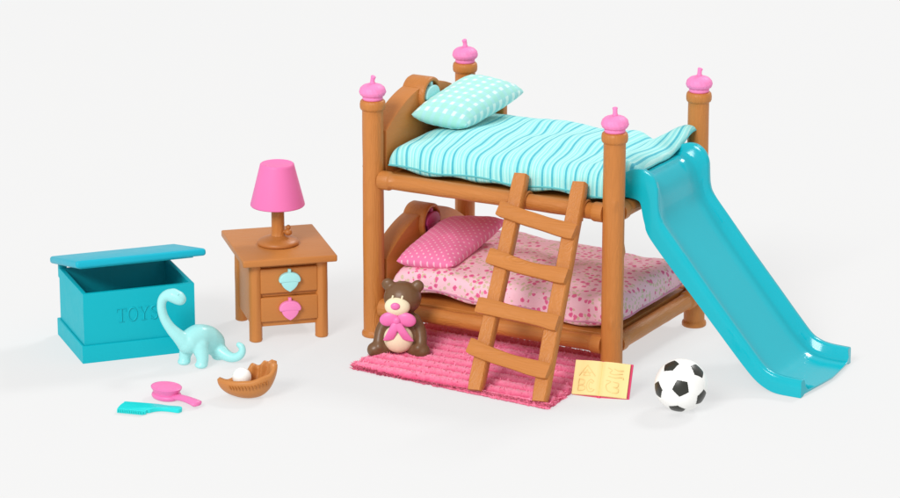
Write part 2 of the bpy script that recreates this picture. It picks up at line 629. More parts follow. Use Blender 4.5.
def piece(p, s):  # smooth |p| falloff used as edge roundness
    return max(0, 1 - abs(p)**s)

def seam_part(o, top, mat):
    # piped seam sewn along the border
    n = 90; path = []
    for k in range(4*n):
        q = -1 + 2*(k % n)/n
        path.append([(q, -1), (1, q), (-q, 1), (-1, -q)][k // n])
    pts = [top(u, v) for u, v in path]
    c = sum(pts, Vector()) / len(pts)
    rows = []
    N = len(pts)
    for i, p in enumerate(pts):
        t = (pts[(i+1) % N] - pts[i-1]).normalized()
        x = t.cross(Vector((0, 0, 1))).normalized(); y = x.cross(t)
        rows.append([p + .0095*(math.cos(2*PI*k/8)*x + math.sin(2*PI*k/8)*y) for k in range(8)])
    m = MB(); m.quadgrid(rows, closed_u=True, closed_v=True)
    return m.build('seam', mat, o)

def upper_mattress():
    s0, s1, t0, t1 = .13, 2.55, .085, 1.78
    base = Vector((s0, t0, 1.66))
    def plan(u, v):
        s = (s0+s1)/2 + u*(s1-s0)/2; t = (t0+t1)/2 + v*(t1-t0)/2
        s += .018*nz(u*3, v*3, 5) ; t += .022*nz(u*4, v*4, 9)
        if u > .5:   # right end reaches over the slide in the middle
            s += .09 * sstep(.5, 1, u) * sstep(-.85, -.55, v)
        return s, t
    def lift(s, t):
        e = sstep(2.15, 2.5, s) * sstep(.2, .45, t)
        c = math.exp(-(((s - 2.62)/.20)**2 + ((t - 1.72)/.30)**2))
        dip = math.exp(-(((s - 2.28)/.16)**2 + ((t - 1.8)/.35)**2))
        return .165*e + .15*c - .07*dip
    def top(u, v):
        s, t = plan(u, v)
        k = (piece(u, 22) * piece(v, 18))**.30
        thin = 1 - .62*sstep(.55, 1, u)*sstep(-.8, -.5, v)
        z = 1.735 + .014*math.sin(u*9 + v*3)*abs(v)**6 + lift(s, t) + k*thin*(.21 + .065*(1-u*u)**.7*(1-v*v)**.7)
        z += k*(.018*nz(s*2.2, t*2.2, 1) + .016*nz(s*5, t*2.5, 4) + .02*math.sin(6*(s - .5*t) + 2*nz(s, t, 3))*sstep(.6, 1.3, s))
        # cloth bulges out over its front edge
        t -= .05*piece(v, 2)*0
        return Vector((s, t, z)) - base
    def bot(u, v):
        s, t = plan(u, v)
        k = (piece(u, 12) * piece(v, 12))**.34
        z = 1.735 + .014*math.sin(u*9 + v*3)*abs(v)**6 + lift(s, t) - k*(.062 + .022*math.sin(u*13 + 2*v))*(1 - .5*sstep(.6, 1, u))
        return Vector((s, t, z)) - base
    def uvf(u, v, co):
        s = co.x + s0; t = co.y
        return (s + .10*(co.y - .5) + .03*math.sin(2.6*co.y + 3.0*co.x) * sstep(.3, 1.3, co.x), t)
    b = closed_cushion(top, bot, uvf, 150, 100)
    o = bm_obj('mattress', b, M['striped'], bed(*base), YAW)
    tag(o, 'teal and mint striped mattress on the top bunk, its end lapping over the slide', 'mattress')
    seam_part(o, top, M['seam_teal'])
upper_mattress()

def lower_mattress():
    s0, s1, t0, t1 = .15, 2.57, .09, 1.77
    base = Vector((s0, t0, .36))
    def plan(u, v):
        s = (s0+s1)/2 + u*(s1-s0)/2; t = (t0+t1)/2 + v*(t1-t0)/2
        return s + .02*nz(u*3, v*3, 15), t + .02*nz(u*4, v*4, 19)
    def seam(u, v): return .515 - .045*sstep(-.6, 1, u) + .02*math.sin(u*8)*abs(v)**6
    def top(u, v):
        s, t = plan(u, v)
        k = (piece(u, 22) * piece(v, 18))**.30
        z = seam(u, v) + k*(.20 + .06*(1-u*u)**.7*(1-v*v)**.7 + .04*sstep(.2, 1, u))
        z += k*(.03*nz(s*2, t*2, 31) + .014*nz(s*5, t*5, 34))
        return Vector((s, t, z)) - base
    def bot(u, v):
        s, t = plan(u, v)
        k = (piece(u, 12) * piece(v, 12))**.34
        return Vector((s, t, seam(u, v) - k*(.06 + .015*math.sin(u*12 + v)))) - base
    b = closed_cushion(top, bot, lambda u, v, co: (co.x, co.y), 120, 90)
    o = bm_obj('mattress', b, M['floral'], bed(*base), YAW)
    seam_part(o, top, M['seam_pink'])
    tag(o, 'pale pink mattress printed with small pink flowers on the bottom bunk', 'mattress')
lower_mattress()

def pillow(corners, h, mat, label, seed):
    c = [bed(*p) for p in corners]         # L, T, R, B
    ctr = sum(c, Vector()) / 4
    c = [p - ctr for p in c]
    # u: L->B, v: L->T
    Lc, T, R, B = c
    nrm = (B - Lc).cross(T - Lc).normalized()
    if nrm.z < 0: nrm = -nrm
    def plan(u, v):
        # pull the edges in between the corners
        cn = 1 - .05*(u*v)**4; uu = cn*u*(1 - .04*(1 - v*v)*abs(u)); vv = cn*v*(1 - .025*(1 - u*u)*abs(v))
        a, b_ = (uu+1)/2, (vv+1)/2
        return (Lc*(1-a) + B*a)*(1-b_) + (T*(1-a) + R*a)*b_
    def sheet(sg):
        def f(u, v):
            k = (piece(u, 2.6) * piece(v, 3.2))**.5
            w = .012*nz(u*2.5+seed, v*2.5, sg) * k + .010*nz(u*6+seed, v*6, 2)*(1-k)
            # puckers running in from the seams
            w += .006*math.sin(v*38)*abs(u)**5*k + .005*math.sin(u*30)*abs(v)**5*k
            return plan(u, v) + nrm*(sg*h*k + w)
        return f
    b = closed_cushion(sheet(1), sheet(-1), lambda u, v, co: ((v+1)/2, (u+1)/2), 56, 80)
    o = bm_obj('pillow', b, mat, ctr)
    tag(o, label, 'pillow')
pillow([(.13, .47, 2.16), (.135, 1.65, 2.31), (.75, 1.78, 2.20), (.63, .74, 2.045)], .165, M['gingham'], 'mint pillow with white gingham squares propped on the top bunk', 2)
pillow([(.17, .10, .755), (.19, 1.09, .95), (.76, 1.40, .95), (.78, .20, .765)], .135, M['dotted'], 'bright pink pillow with tiny white dots on the bottom bunk', 5)

# ------------------------------------------------------------------ slide
def make_slide():
    o0 = Vector((4.4, .88, 0))
    tops = [(2.53, 1.80), (2.56, 1.90), (2.62, 1.955), (2.71, 1.985), (2.80, 1.98), (2.88, 1.925), (2.925, 1.83), (2.935, 1.70), (2.945, 1.60), (2.985, 1.50), (3.15, 1.30), (3.40, 1.00), (3.70, .655), (3.93, .39), (4.06, .25), (4.15, .20), (4.25, .178), (4.38, .172), (4.455, .170)]
    flo =  [(2.55, 1.79), (2.57, 1.85), (2.62, 1.875), (2.69, 1.872), (2.76, 1.835), (2.815, 1.765), (2.845, 1.68), (2.865, 1.60), (2.885, 1.53), (2.93, 1.435), (3.085, 1.225), (3.335, .925), (3.635, .575), (3.865, .31), (4.005, .165), (4.11, .09), (4.235, .062), (4.38, .055), (4.475, .055)]
    bots = [(2.53, 1.70), (2.56, 1.70), (2.62, 1.70), (2.70, 1.695), (2.755, 1.67), (2.775, 1.60), (2.79, 1.53), (2.81, 1.46), (2.825, 1.40), (2.875, 1.32), (3.03, 1.14), (3.295, .85), (3.585, .53), (3.825, .265), (3.975, .115), (4.09, .042), (4.20, .008), (4.35, .002), (4.455, .002)]
    def dense(a): return [(p.x, p.y) for p in crom([(x, y, 0) for x, y in a], 4)]
    tp, fp, bp = dense(tops), dense(flo), dense(bots)
    T0, T1 = .28, 1.485
    rows = []
    def P(s, t, z): return Vector((s, t, z)) - o0
    n = len(tp)
    for i, ((ts, tz), (fs, fz), (bs, bz)) in enumerate(zip(tp, fp, bp)):
        bul = .05*sstep(n - 6, n - 1, i)           # the lip bows out between the walls
        half = []
        # direction bottom -> top and fractions along it
        def mixp(k): return (bs + (ts-bs)*k, bz + (tz-bz)*k)
        a, b_, c_ = mixp(.0), mixp(.5), mixp(.9)
        hi = mixp(.9)
        left = [(a, T0), (b_, T0), (c_, T0), ((ts, tz), T0 + .016), ((ts, tz), T0 + .062), (hi, T0 + .082),
                ((fs + (ts-fs)*.28, fz + (tz-fz)*.28), T0 + .09), ((fs, fz), T0 + .135), ((fs + bul*.5, fz), T0 + .3), ((fs + bul, fz), (T0+T1)/2)]
        ring = [P(p[0], t, p[1]) for p, t in left]
        ring += [P(p[0], T0 + T1 - t, p[1]) for p, t in left[-2::-1]]
        # underside
        lo = Vector((bs-fs, bz-fz)); d = lo.normalized() * min(.03, lo.length*.7)
        us, uz = fs + d.x, fz + d.y
        fr_b = mixp(.02)
        ring += [P(fr_b[0], T1 - .055, fr_b[1]), P(us, T1 - .065, uz), P(us + bul, (T0+T1)/2, uz), P(us, T0 + .065, uz), P(fr_b[0], T0 + .055, fr_b[1])]
        rows.append(ring)
    m = MB()
    vs = m.quadgrid(rows, closed_v=True)
    # end caps: wall left, floor, wall right
    for ring, fl_ in ((vs[0], False), (vs[-1], True)):
        N = len(ring)
        def q(*ix): m.cap([ring[i] for i in ix], fl_)
        # left wall 0..7 with underside 23 (outer), 22
        k = {n_: i for i, n_ in enumerate(range(N))}
        lastt = 18
        q(0, 1, 2, 3, 4, 5, 6, 7, N-2, N-1)
        q(7, 8, 9, N-3, N-2)
        q(9, 10, 11, N-4, N-3)
        q(11, 12, 13, 14, 15, 16, 17, 18, N-5, N-4)
    o = m.build('slide', M['teal_slide'], None, 60)
    bv = o.modifiers.new('Bevel', 'BEVEL'); bv.width = .012; bv.segments = 3; bv.limit_method = 'ANGLE'; bv.angle_limit = math.radians(50)
    o.location = bed(*o0); o.rotation_euler = (0, 0, YAW)
    tag(o, 'glossy teal slide hooked over the end of the top bunk', 'slide')
make_slide()

# ------------------------------------------------------------------ ladder
def make_ladder():
    foot = Vector((2.02, -1.13, .05))
    root = thing('ladder', 'honey brown wooden ladder with four uneven rungs leaning on the bed', 'ladder', bed(*foot), YAW)
    d = Vector((0, .635, 1)).normalized(); nrm = Vector((0, -d.z, d.y)); X = Vector((1, 0, 0))
    # local ladder plane: a along x, b up the slope, c out of the plane
    R = Matrix((X, d, nrm)).transposed().to_4x4()
    def plank(p0, p1, w, th, c0, seed, sag=0, wv=.006, ragged=0):
        m = MB(); rows = []
        p0, p1 = Vector(p0), Vector(p1)
        ax = (p1 - p0).normalized(); sd = Vector((-ax.y, ax.x))
        n = 22
        for i in range(n + 1):
            k = i / n
            p = p0.lerp(p1, k) + sd * (-sag * 4*k*(1-k) + wv*nz(k*2.5, seed, 0))
            ww = w/2 * (1 + .10*nz(k*3, seed, 3) - ragged*4*k*(1-k))
            if i in (0, n): ww *= .9
            ring = []
            prof = [(-1, -.7), (-1, .7), (-.85, 1), (.85, 1), (1, .7), (1, -.7), (.85, -1), (-.85, -1)]
            for a, c in prof:
                q = p + sd*ww*a
                ring.append(R @ Vector((q.x, q.y, c0 + c*th/2)))
            rows.append(ring)
        vs = m.quadgrid(rows, closed_v=True); m.cap(vs[0]); m.cap(vs[-1], True)
        return m
    plank((-.25, 0), (-.385, 2.14), .148, .10, 0, 1.3).build('stile', M['wood_z'], root, 50)
    plank((.425, 0), (.235, 2.14), .150, .10, 0, 4.7).build('stile', M['wood_z'], root, 50)
    for i, (y0, y1, x0, x1, sag) in enumerate(((1.76, 1.635, -.485, .36, .012), (1.285, 1.21, -.455, .40, .02), (.795, .75, -.43, .435, -.002), (.40, .285, -.40, .475, .025))):
        plank((x0, y0), (x1, y1), .158, .06, .078, 9.1 + i*3.3, sag, .01, .12).build('rung', M['wood_x'], root, 50)
    # hooks on the back of the stiles that hang on the rail
    for x in (-.345, .28):
        m = MB(); pts = []
        for i in range(9):
            a = PI*.95 - PI*1.0*i/8
            pts.append((x + .04, 1.13 + .094*math.cos(a) + .0, ZU - .05 + .094*math.sin(a)))
        m.tube([(x + .04, 1.025, ZU - .13)] + pts, .013, 8)
        m.build('hook', M['wood_smooth'], root)
make_ladder()

# ------------------------------------------------------------------ rug
def make_rug():
    c = [Vector((.36, -1.03)), Vector((2.55, -1.165)), Vector((2.47, .42)), Vector((.34, .50))]
    nu, nv = 420, 300
    b = bmesh.new()
    org = Vector((1.45, -.35, 0))
    vals = []
    grid = []
    for i in range(nu + 1):
        row = []
        for j in range(nv + 1):
            u, v = i/nu, j/nv
            e = (1-u, u, 1-v, v)
            p = (c[0]*(1-u) + c[1]*u)*(1-v) + (c[3]*(1-u) + c[2]*u)*v
            # ragged border
            rg = lambda x, s: .022*nz(x*14, s, 0) + .016*nz(x*45, s, 3)
            eu = max(0, 1 - min(u, 1-u)*22); ev = max(0, 1 - min(v, 1-v)*16)
            p = p + Vector(((1 if u > .5 else -1)*eu*rg(p.y, 1.0), (1 if v > .5 else -1)*ev*rg(p.x, 5.0)))
            wob = .007*nz(p.x*3, p.y*1.0, 7) + .006*nz(p.x*9, p.y*2, 8)
            ph = (p.y + wob + 2.0) / .172
            ridge = abs(math.cos(ph*PI))**.8
            tuft = .5 + .5*nz(p.x*20, p.y*16, 2)
            fine = nz(p.x*55, p.y*55, 6)
            edge = min(1, min(u, 1-u)*55, min(v, 1-v)*45)
            z = .004 + edge**.5*(.008 + .060*ridge*(.85 + .2*tuft) + .006*fine)
            row.append(b.verts.new((p.x - org.x, p.y - org.y, z)))
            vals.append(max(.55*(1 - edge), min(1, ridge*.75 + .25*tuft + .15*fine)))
        grid.append(row)
    for i in range(nu):
        for j in range(nv):
            b.faces.new((grid[i][j], grid[i+1][j], grid[i+1][j+1], grid[i][j+1]))
    # loose pile along the border and over the rows
    rnd = random.Random(3)
    me_vals = vals
    for k in range(7000):
        i, j = rnd.randint(1, nu-1), rnd.randint(1, nv-1)
        if k < 5000:
            side = rnd.random()
            if side < .62: j = rnd.randint(0, 3)
            elif side < .8: i = rnd.randint(nu-4, nu)
            else: i = rnd.randint(0, 3)
        v0 = grid[i][j].co
        if k >= 5000 and me_vals[i*(nv+1)+j] < .6: continue
        h = rnd.uniform(.014, .034)
        a = rnd.uniform(0, 2*PI)
        d = Vector((math.cos(a), math.sin(a), 0)); out = Vector((0, 0, 0))
        if i < 4: out.x = -.8
        if i > nu - 5: out.x = .8
        if j < 4: out.y = -.8
        tip = v0 + Vector((0, 0, h*.7)) + (d*.5 + out)*h
        w = d.cross(Vector((0, 0, 1)))*.0055
        q = [b.verts.new(v0 + w), b.verts.new(v0 - w), b.verts.new(tip - w*.6), b.verts.new(tip + w*.6)]
        b.faces.new(q)
        val = min(1, me_vals[i*(nv+1)+j] + .15)
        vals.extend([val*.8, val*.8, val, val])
    me = bpy.data.meshes.new('rug'); b.to_mesh(me); b.free()
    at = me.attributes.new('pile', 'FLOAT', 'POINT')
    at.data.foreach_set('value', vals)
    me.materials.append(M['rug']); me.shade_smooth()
    o = link(bpy.data.objects.new('rug', me)); o.location = bed(*org); o.rotation_euler = (0, 0, YAW)
    tag(o, 'shaggy pink rug with raised rows lying under the front of the bunk bed', 'rug')
make_rug()

# ------------------------------------------------------------------ teddy bear
def make_bear():
    root = thing('teddy_bear', 'brown sitting teddy bear with pink bow at the foot of a bed post', 'teddy bear', (-.475, -3.70, .012), math.radians(-6))
    balls = [((.014, .03, .57), (.185, .165, .165)), ((.0, .02, .20), (.19, .16, .20)), ((0, .02, .34), (.13, .12, .12))]
    for sx, z in ((-.128, .70), (.160, .69)):
        balls += [((sx, .04, z), (.064, .042, .062))]
    balls += chain([((-.12, .0, .36), .065), ((-.185, -.03, .26), .06), ((-.205, -.08, .15), .058), ((-.20, -.12, .11), .052)], 6)
    balls += chain([((.13, .0, .36), .065), ((.19, -.03, .26), .06), ((.205, -.08, .15), .058), ((.185, -.12, .11), .052)], 6)
    balls += chain([((-.10, .0, .10), .10), ((-.18, -.07, .080), .084), ((-.245, -.10, .075), .076)], 6)
    balls += chain([((.10, .0, .10), .10), ((.17, -.07, .078), .084), ((.225, -.10, .072), .074)], 6)
    me = blob(balls, .010, 9)
    for v in me.vertices:
        if v.co.z < 0: v.co.z = 0
    from_mesh('body', me, M['brown'], root)
    def Rx(a): return Matrix.Rotation(a, 4, 'X')
    m = MB(); m.ellipsoid((-.02, -.112, .525), (.124, .07, .094), 32, 20, Rx(-.15)); mz = m.build('muzzle', M['cream'], root)
    m = MB(); m.ellipsoid((-.032, -.178, .545), (.046, .022, .036)); m.build('nose', M['pink'], mz)
    for x in (-.066, .026):
        m = MB(); m.tube(crom([(x - .004, -.126, .590), (x, -.126, .612), (x + .006, -.118, .636)], 4), .010, 8)
        m.build('eye', M['cream'], root)
    m = MB(); m.ellipsoid((-.012, -.095, .195), (.145, .085, .145), 32, 20); m.build('belly_patch', M['cream'], root)
    # bow
    bow = MB()
    bow.ellipsoid((-.02, -.165, .395), (.038, .03, .042))
    for sx in (-1, 1):
        bow.ellipsoid((-.012 + sx*.085, -.148, .405), (.094, .032, .070), 28, 18, Matrix.Rotation(sx*.25, 4, 'Y'))
    b = bow.build('bow', M['pink'], root)
    for sx, x1 in ((-1, -.105), (1, .10)):
        m = MB(); rows = []
        for i in range(9):
            k = i/8
            x = -.02 + (x1 + .02)*k; z = .385 - .19*k; y = -.172 - .018*math.sin(PI*k)
            w = .062 + .022*k
            rows.append([(x - w, y, z + sx*.012*k), (x, y - .018, z), (x + w, y, z - sx*.012*k), (x, y + .02, z)])
        vs = m.quadgrid(rows, closed_v=True); m.cap(vs[0]); m.cap(vs[-1], True)
        subsurf(m.build('ribbon_end', M['pink'], b), 2)
make_bear()

# ------------------------------------------------------------------ book
def make_book():
    root = thing('open_book', 'small open book with embossed cream pages and pink cover on edge', 'book', (1.385, -4.975, 0), math.radians(-16))
    lean = math.radians(30)
    B = Matrix.Rotation(-lean, 4, 'X')
    H, PW = .352, .262
    for sx, nm in ((-1, 'left'), (1, 'right')):
        # page block, local x outward from gutter, y depth (back +), z up
        rot = B @ Matrix.Rotation(math.radians(sx*5), 4, 'Z')
        m = MB(); rows = []
        for i in range(13):
            k = i/12; x = sx*PW*k
            dome = .012*math.sin(PI*min(1, k*1.3))**.8 + .006
            y = -.012 - dome if k > 0 else -.004
            rows.append([rot @ Vector((x, y, .024)), rot @ Vector((x, y, H - .002)), rot @ Vector((x, .012, H - .002)), rot @ Vector((x, .012, .024))])
        vs = m.quadgrid(rows, closed_v=True); m.cap(vs[0]); m.cap(vs[-1], True)
        pg = m.build('page', M['page'], root, 40)
        # relief on the page
        def st(pts, r=.0042):
            P = [rot @ Vector((x, -.028, z)) for x, z in pts]
            return P
        m = MB()
        def poly(pts, smooth=True):
            P = [Vector((x, 0, z)) for x, z in pts]
            if smooth: P = crom(P, 6)
            m.tube([rot @ Vector((p.x, -.0295, p.z)) for p in P], .0040, 6)
        if sx < 0:
            poly([(-.21, .20), (-.135, .305), (-.05, .205)], False); poly([(-.185, .235), (-.075, .235)], False); poly([(-.165, .205), (-.135, .262), (-.10, .205), (-.165, .205)], False)
            poly([(-.205, .06), (-.205, .17)], False); poly([(-.205, .17), (-.15, .16), (-.155, .122), (-.205, .115)]); poly([(-.205, .115), (-.14, .10), (-.145, .066), (-.205, .06)])
            poly([(-.055, .15), (-.085, .17), (-.115, .14), (-.118, .09), (-.095, .055), (-.06, .06), (-.045, .08)])
            poly([(-.065, .135), (-.09, .145), (-.1, .11), (-.085, .08), (-.065, .085)])
        else:
            poly([(.06, .295), (.10, .275), (.08, .25), (.12, .235), (.20, .25)]); poly([(.115, .29), (.16, .275), (.205, .28)]); poly([(.07, .215), (.13, .205), (.20, .215), (.21, .195)])
            poly([(.055, .175), (.10, .165), (.06, .13), (.075, .08), (.11, .065)]); poly([(.12, .165), (.17, .155), (.165, .12), (.13, .115), (.175, .10), (.17, .065), (.12, .06)])
        m.build('raised_lettering', M['page_dark'], pg)
        # cover
        m = MB(); m.box(0 if sx > 0 else -PW - .008, .0125, 0.004, PW + .024 if sx > 0 else 0, .030, H + .006, .006, 2, rot)
        m.build('cover', M['cover'], root)
    m = MB(); m.tube([B @ Vector((0, .022, .004)), B @ Vector((0, .022, H + .004))], .02, 12)
    m.build('spine', M['cover'], root)
make_book()

# ------------------------------------------------------------------ football
def make_ball():
    r = .246
    g = (1 + 5**.5)/2
    pv = [Vector(p).normalized() for a in (-1, 1) for b in (-g, g) for p in ((0, a, b), (a, b, 0), (b, 0, a))]
    hx = []
    for i in range(12):
        for j in range(i+1, 12):
            for k in range(j+1, 12):
                if all((pv[a]-pv[b]).length < 1.1 for a, b in ((i, j), (j, k), (i, k))):
                    hx.append((pv[i]+pv[j]+pv[k]).normalized())
    h5, h6 = 2.32744, 2.26728
    # align: pentagon 0 to the view, a neighbour at 117 degrees
    loc = Vector((2.128, -5.311, r))
    view = (Vector((0, -33.62, 9.831)) - loc).normalized()
    rt = Vector((0, 0, 1)).cross(view).normalized(); up = view.cross(rt)
    cdir = (view - up*.12 + rt*.0).normalized()
    nb = [p for p in pv if (p - pv[0]).length < 1.1 and p != pv[0]][0]
    e0 = pv[0]; e1 = (nb - e0*nb.dot(e0)).normalized(); e2 = e0.cross(e1)
    rt2 = (rt - cdir*rt.dot(cdir)).normalized(); up2 = cdir.cross(rt2)
    a = math.radians(117)
    f1 = rt2*math.cos(a) + up2*math.sin(a); f2 = cdir.cross(f1)
    def q(p): return cdir*p.dot(e0) + f1*p.dot(e1) + f2*p.dot(e2)
    P5 = [q(p) for p in pv]; P6 = [q(p) for p in hx]
    b = bmesh.new(); bmesh.ops.create_icosphere(b, subdivisions=7, radius=1)
    for v in b.verts:
        d = v.co.normalized()
        s = sorted([x.dot(d)/h5*2.3 for x in P5] + [x.dot(d)/h6*2.3 for x in P6])
        groove = math.exp(-((s[-1]-s[-2])/.006)**2)
        v.co = d * r * (1 - .010*groove)
    for f in b.faces:
        d = f.calc_center_median().normalized()
        f.material_index = 1 if max(x.dot(d)/h5 for x in P5) * .995 > max(x.dot(d)/h6 for x in P6) else 0
    me = bpy.data.meshes.new('soccer_ball'); b.to_mesh(me); b.free()
    me.materials.append(M['white']); me.materials.append(M['black']); me.shade_smooth()
    o = link(bpy.data.objects.new('soccer_ball', me)); o.location = loc
    tag(o, 'white soccer ball with black pentagons on the floor beside the slide', 'ball')
make_ball()

# ------------------------------------------------------------------ nightstand and lamp
NS_A = math.radians(14.5)
NS_O = Vector((-1.955, -3.32, 0))
nu_ = Vector((math.cos(NS_A), math.sin(NS_A), 0)); nv_ = Vector((-math.sin(NS_A), math.cos(NS_A), 0))
def make_nightstand():
    Wn, Dn, Zt = .79, .86, .865
    ctr = NS_O + nu_*Wn/2 + nv_*Dn/2
    root = thing('nightstand', 'honey brown two drawer nightstand with acorn shaped knobs', 'nightstand', ctr, NS_A)
    x0, x1, y0, y1 = -Wn/2, Wn/2, -Dn/2, Dn/2
    m = MB(); m.box(x0 - .075, y0 - .065, Zt - .07, x1 + .075, y1 + .24, Zt, .016, 3); m.build('table_top', M['soft_x'], root, 50)
    first = None
    for x in (x0 + .064, x1 - .064):
        for y in (y0 + .068, y1 - .068):
            if first is None:
                m = MB()
                prof = [(0, 0), (.05, 0), (.06, .006), (.064, .02)]
                for i in range(14): prof.append((.062, .03 + (Zt - .072 - .03)*i/13))
                m.lathe(prof, 28, lambda a, r, z: r*(1 + .05*math.cos(4*a)**2*(r > .05)) + .002*nz(math.cos(a)*2, math.sin(a)*2, z*5))
                first = m.build('leg', M['soft_z'], root, 50); o = first
            else:
                o = first.copy(); link(o, root)
            o.location = (x, y, 0)
    # carcass between the legs
    m = MB(); zb, zt = .15, Zt - .0705
    m.box(x0 + .03, y0 + .10, zb, x1 - .03, y1 - .05, zt, .006)
    m.box(x0 + .10, y0 + .05, zb, x1 - .10, y0 + .099, zb + .05, .006)
    m.box(x0 + .10, y0 + .05, .455, x1 - .10, y0 + .099, .49, .006)
    m.box(x0 + .10, y0 + .05, zt - .045, x1 - .10, y0 + .099, zt, .006)
    m.build('cabinet', M['soft_x'], root)
    for z0, z1, mat, lab in ((.203, .452, 'finial', 'pink acorn knob'), (.493, .747, 'knob_aqua', 'pale blue acorn knob')):
        m = MB(); m.box(x0 + .108, y0 + .015, z0, x1 - .108, y0 + .095, z1, .014, 3)
        d = m.build('drawer', M['soft_x'], root)
        m = MB(); acorn(m, .20, .055, Matrix.Translation((.0, y0 + .017, (z0+z1)/2 + .0)))
        m.build('acorn_knob', M[mat], d, 40, label=lab)
make_nightstand()

def make_lamp():
    root = thing('table_lamp', 'table lamp with pink cone shade standing on the nightstand', 'lamp', (-1.702, -2.775, .866), NS_A)
    m = MB()
    m.lathe([(0, 0), (.195, 0), (.206, .008), (.208, .022), (.200, .036), (.17, .055), (.12, .072), (.085, .082), (.074, .092), (0, .093)], 48)
    base = m.build('base', M['wood_smooth'], root, 45)
    m = MB(); m.lathe([(0, .088), (.074, .088), (.067, .10), (.064, .14)] + [(.064, .14 + .05*i) for i in range(1, 8)] + [(0, .49)], 24); m.build('stem', M['wood_z'], root)
    m = MB()
    m.tube([(.05, -.03, .13), (.075, -.045, .13)], .018, 10); m.ellipsoid((.092, -.05, .128), (.040, .040, .036)); m.ellipsoid((.094, -.055, .180), (.024, .024, .024)); m.tube([(.088, -.05, .14), (.09, -.055, .172)], .012, 8)
    m.build('switch_knob', M['wood_smooth'], root)
    m = MB()
    m.lathe([(.25, .402), (.262, .396), (.269, .404), (.268, .418), (.172, .80), (.168, .818), (.158, .826), (.145, .822), (.02, .815), (0, .815)], 64)
    m.lathe([(.25, .402), (.15, .80), (0, .80)], 48)
    m.build('lamp_shade', M['shade'], root, 45)
make_lamp()

# ------------------------------------------------------------------ toy box
def make_toybox():
    A = math.radians(20.5)
    Wb, Db = 1.165, 1.0
    u = Vector((math.cos(A), math.sin(A), 0)); v = Vector((-u.y, u.x, 0))
    o = Vector((-3.537, -3.949, 0)) + u*Wb/2 + v*Db/2
    root = thing('toy_box', 'turquoise toy chest with open lid and the raised word TOYS', 'toy box', o, A)
    x0, x1, y0, y1 = -Wb/2, Wb/2, -Db/2, Db/2
    H = .69; th = .045
    def wallring(m, xa, ya, xb, yb, z0, z1, t, bev):
        # four walls as one ring with an opening
        rows = []
        pr = [(0, z0), (0, z1 - bev), (bev*.3, z1 - bev*.3), (bev, z1), (t - bev, z1), (t - bev*.3, z1 - bev*.3), (t, z1 - bev), (t, z0)]
        for ins, z in pr:
            rows.append([(xa + ins, ya + ins, z), (xb - ins, ya + ins, z), (xb - ins, yb - ins, z), (xa + ins, yb - ins, z)])
        return m.quadgrid(rows, closed_v=True)
    m = MB()
    wallring(m, x0 + .028, y0 + .028, x1 - .028, y1 - .028, .02, H, th, .008)
    m.box(x0 + .04, y0 + .04, .02, x1 - .04, y1 - .04, .06)
    body = m.build('body', M['teal_box'], root, 35)
    m = MB(); wallring(m, x0, y0, x1, y1, .0, .175, .0265, .010)
    m.build('plinth', M['teal_box'], root, 35)
    # lid, hinged at the back
    hinge = Matrix.Translation((0, y1 + .02, H + .045)) @ Matrix.Rotation(math.radians(-13), 4, 'X')
    m = MB()
    m.box(x0 - .045, -Db - .10, -.006, x1 + .08, .03, .066, .028, 4, hinge)
    lid = m.build('lid', M['teal_lid'], root, 40)
    m = MB(); m.box(x0 + .02, -Db + .02, -.022, x1 - .02, -.06, -.001, .006, 2, hinge); m.build('lid_liner', M['teal_box'], lid)
    for x in (x0 + .03, x1 - .11):
        m = MB(); m.box(x, y1 - .027, H - .11, x + .08, y1 + .035, H + .05, .01); m.build('hinge', M['teal_box'], root)
    # the word: serif strokes standing a little proud of the front
    m = MB(); yf = y0 + .028
    def stroke(pts, w=.013):
        P = [(xs + (p.x - xs)*.82, yf - .001, p.z) for p in crom([Vector((a, 0, b)) for a, b in pts], 5)]
        m.tube(P, w*.62, 8)
    def bar(a, b, c, d, w=.009): stroke([(a, b), (c, d)], w)
    hL = .13; zb = .375; xs = -.225
    def serif(x, z, w=.03): bar(x - w, z, x + w, z)
    # T
    x = xs; bar(x + .055, zb, x + .055, zb + hL, .015); bar(x, zb + hL, x + .11, zb + hL); serif(x + .055, zb); bar(x, zb + hL, x, zb + hL - .03); bar(x + .11, zb + hL, x + .11, zb + hL - .03)
    # O
    x = xs + .19; pts = [(x + .052*math.cos(a), zb + hL/2 + (hL/2)*math.sin(a)) for a in [2*PI*i/14 for i in range(15)]]; stroke(pts, .013)
    # Y
    x = xs + .27; bar(x + .055, zb, x + .055, zb + .06, .015); bar(x + .055, zb + .06, x + .01, zb + hL, .013); bar(x + .055, zb + .06, x + .10, zb + hL, .011); serif(x + .055, zb); serif(x + .01, zb + hL, .02); serif(x + .10, zb + hL, .02)
    # S
    x = xs + .405; stroke([(x + .085, zb + hL - .02), (x + .06, zb + hL), (x + .02, zb + hL - .012), (x + .012, zb + .095), (x + .045, zb + .068), (x + .08, zb + .045), (x + .078, zb + .012), (x + .045, zb - .002), (x + .008, zb + .018)], .013)
    bar(x + .085, zb + hL - .035, x + .085, zb + hL); bar(x + .008, zb, x + .008, zb + .035)
    m.build('lettering', M['teal_box'], body, 50, label='raised word TOYS')
make_toybox()

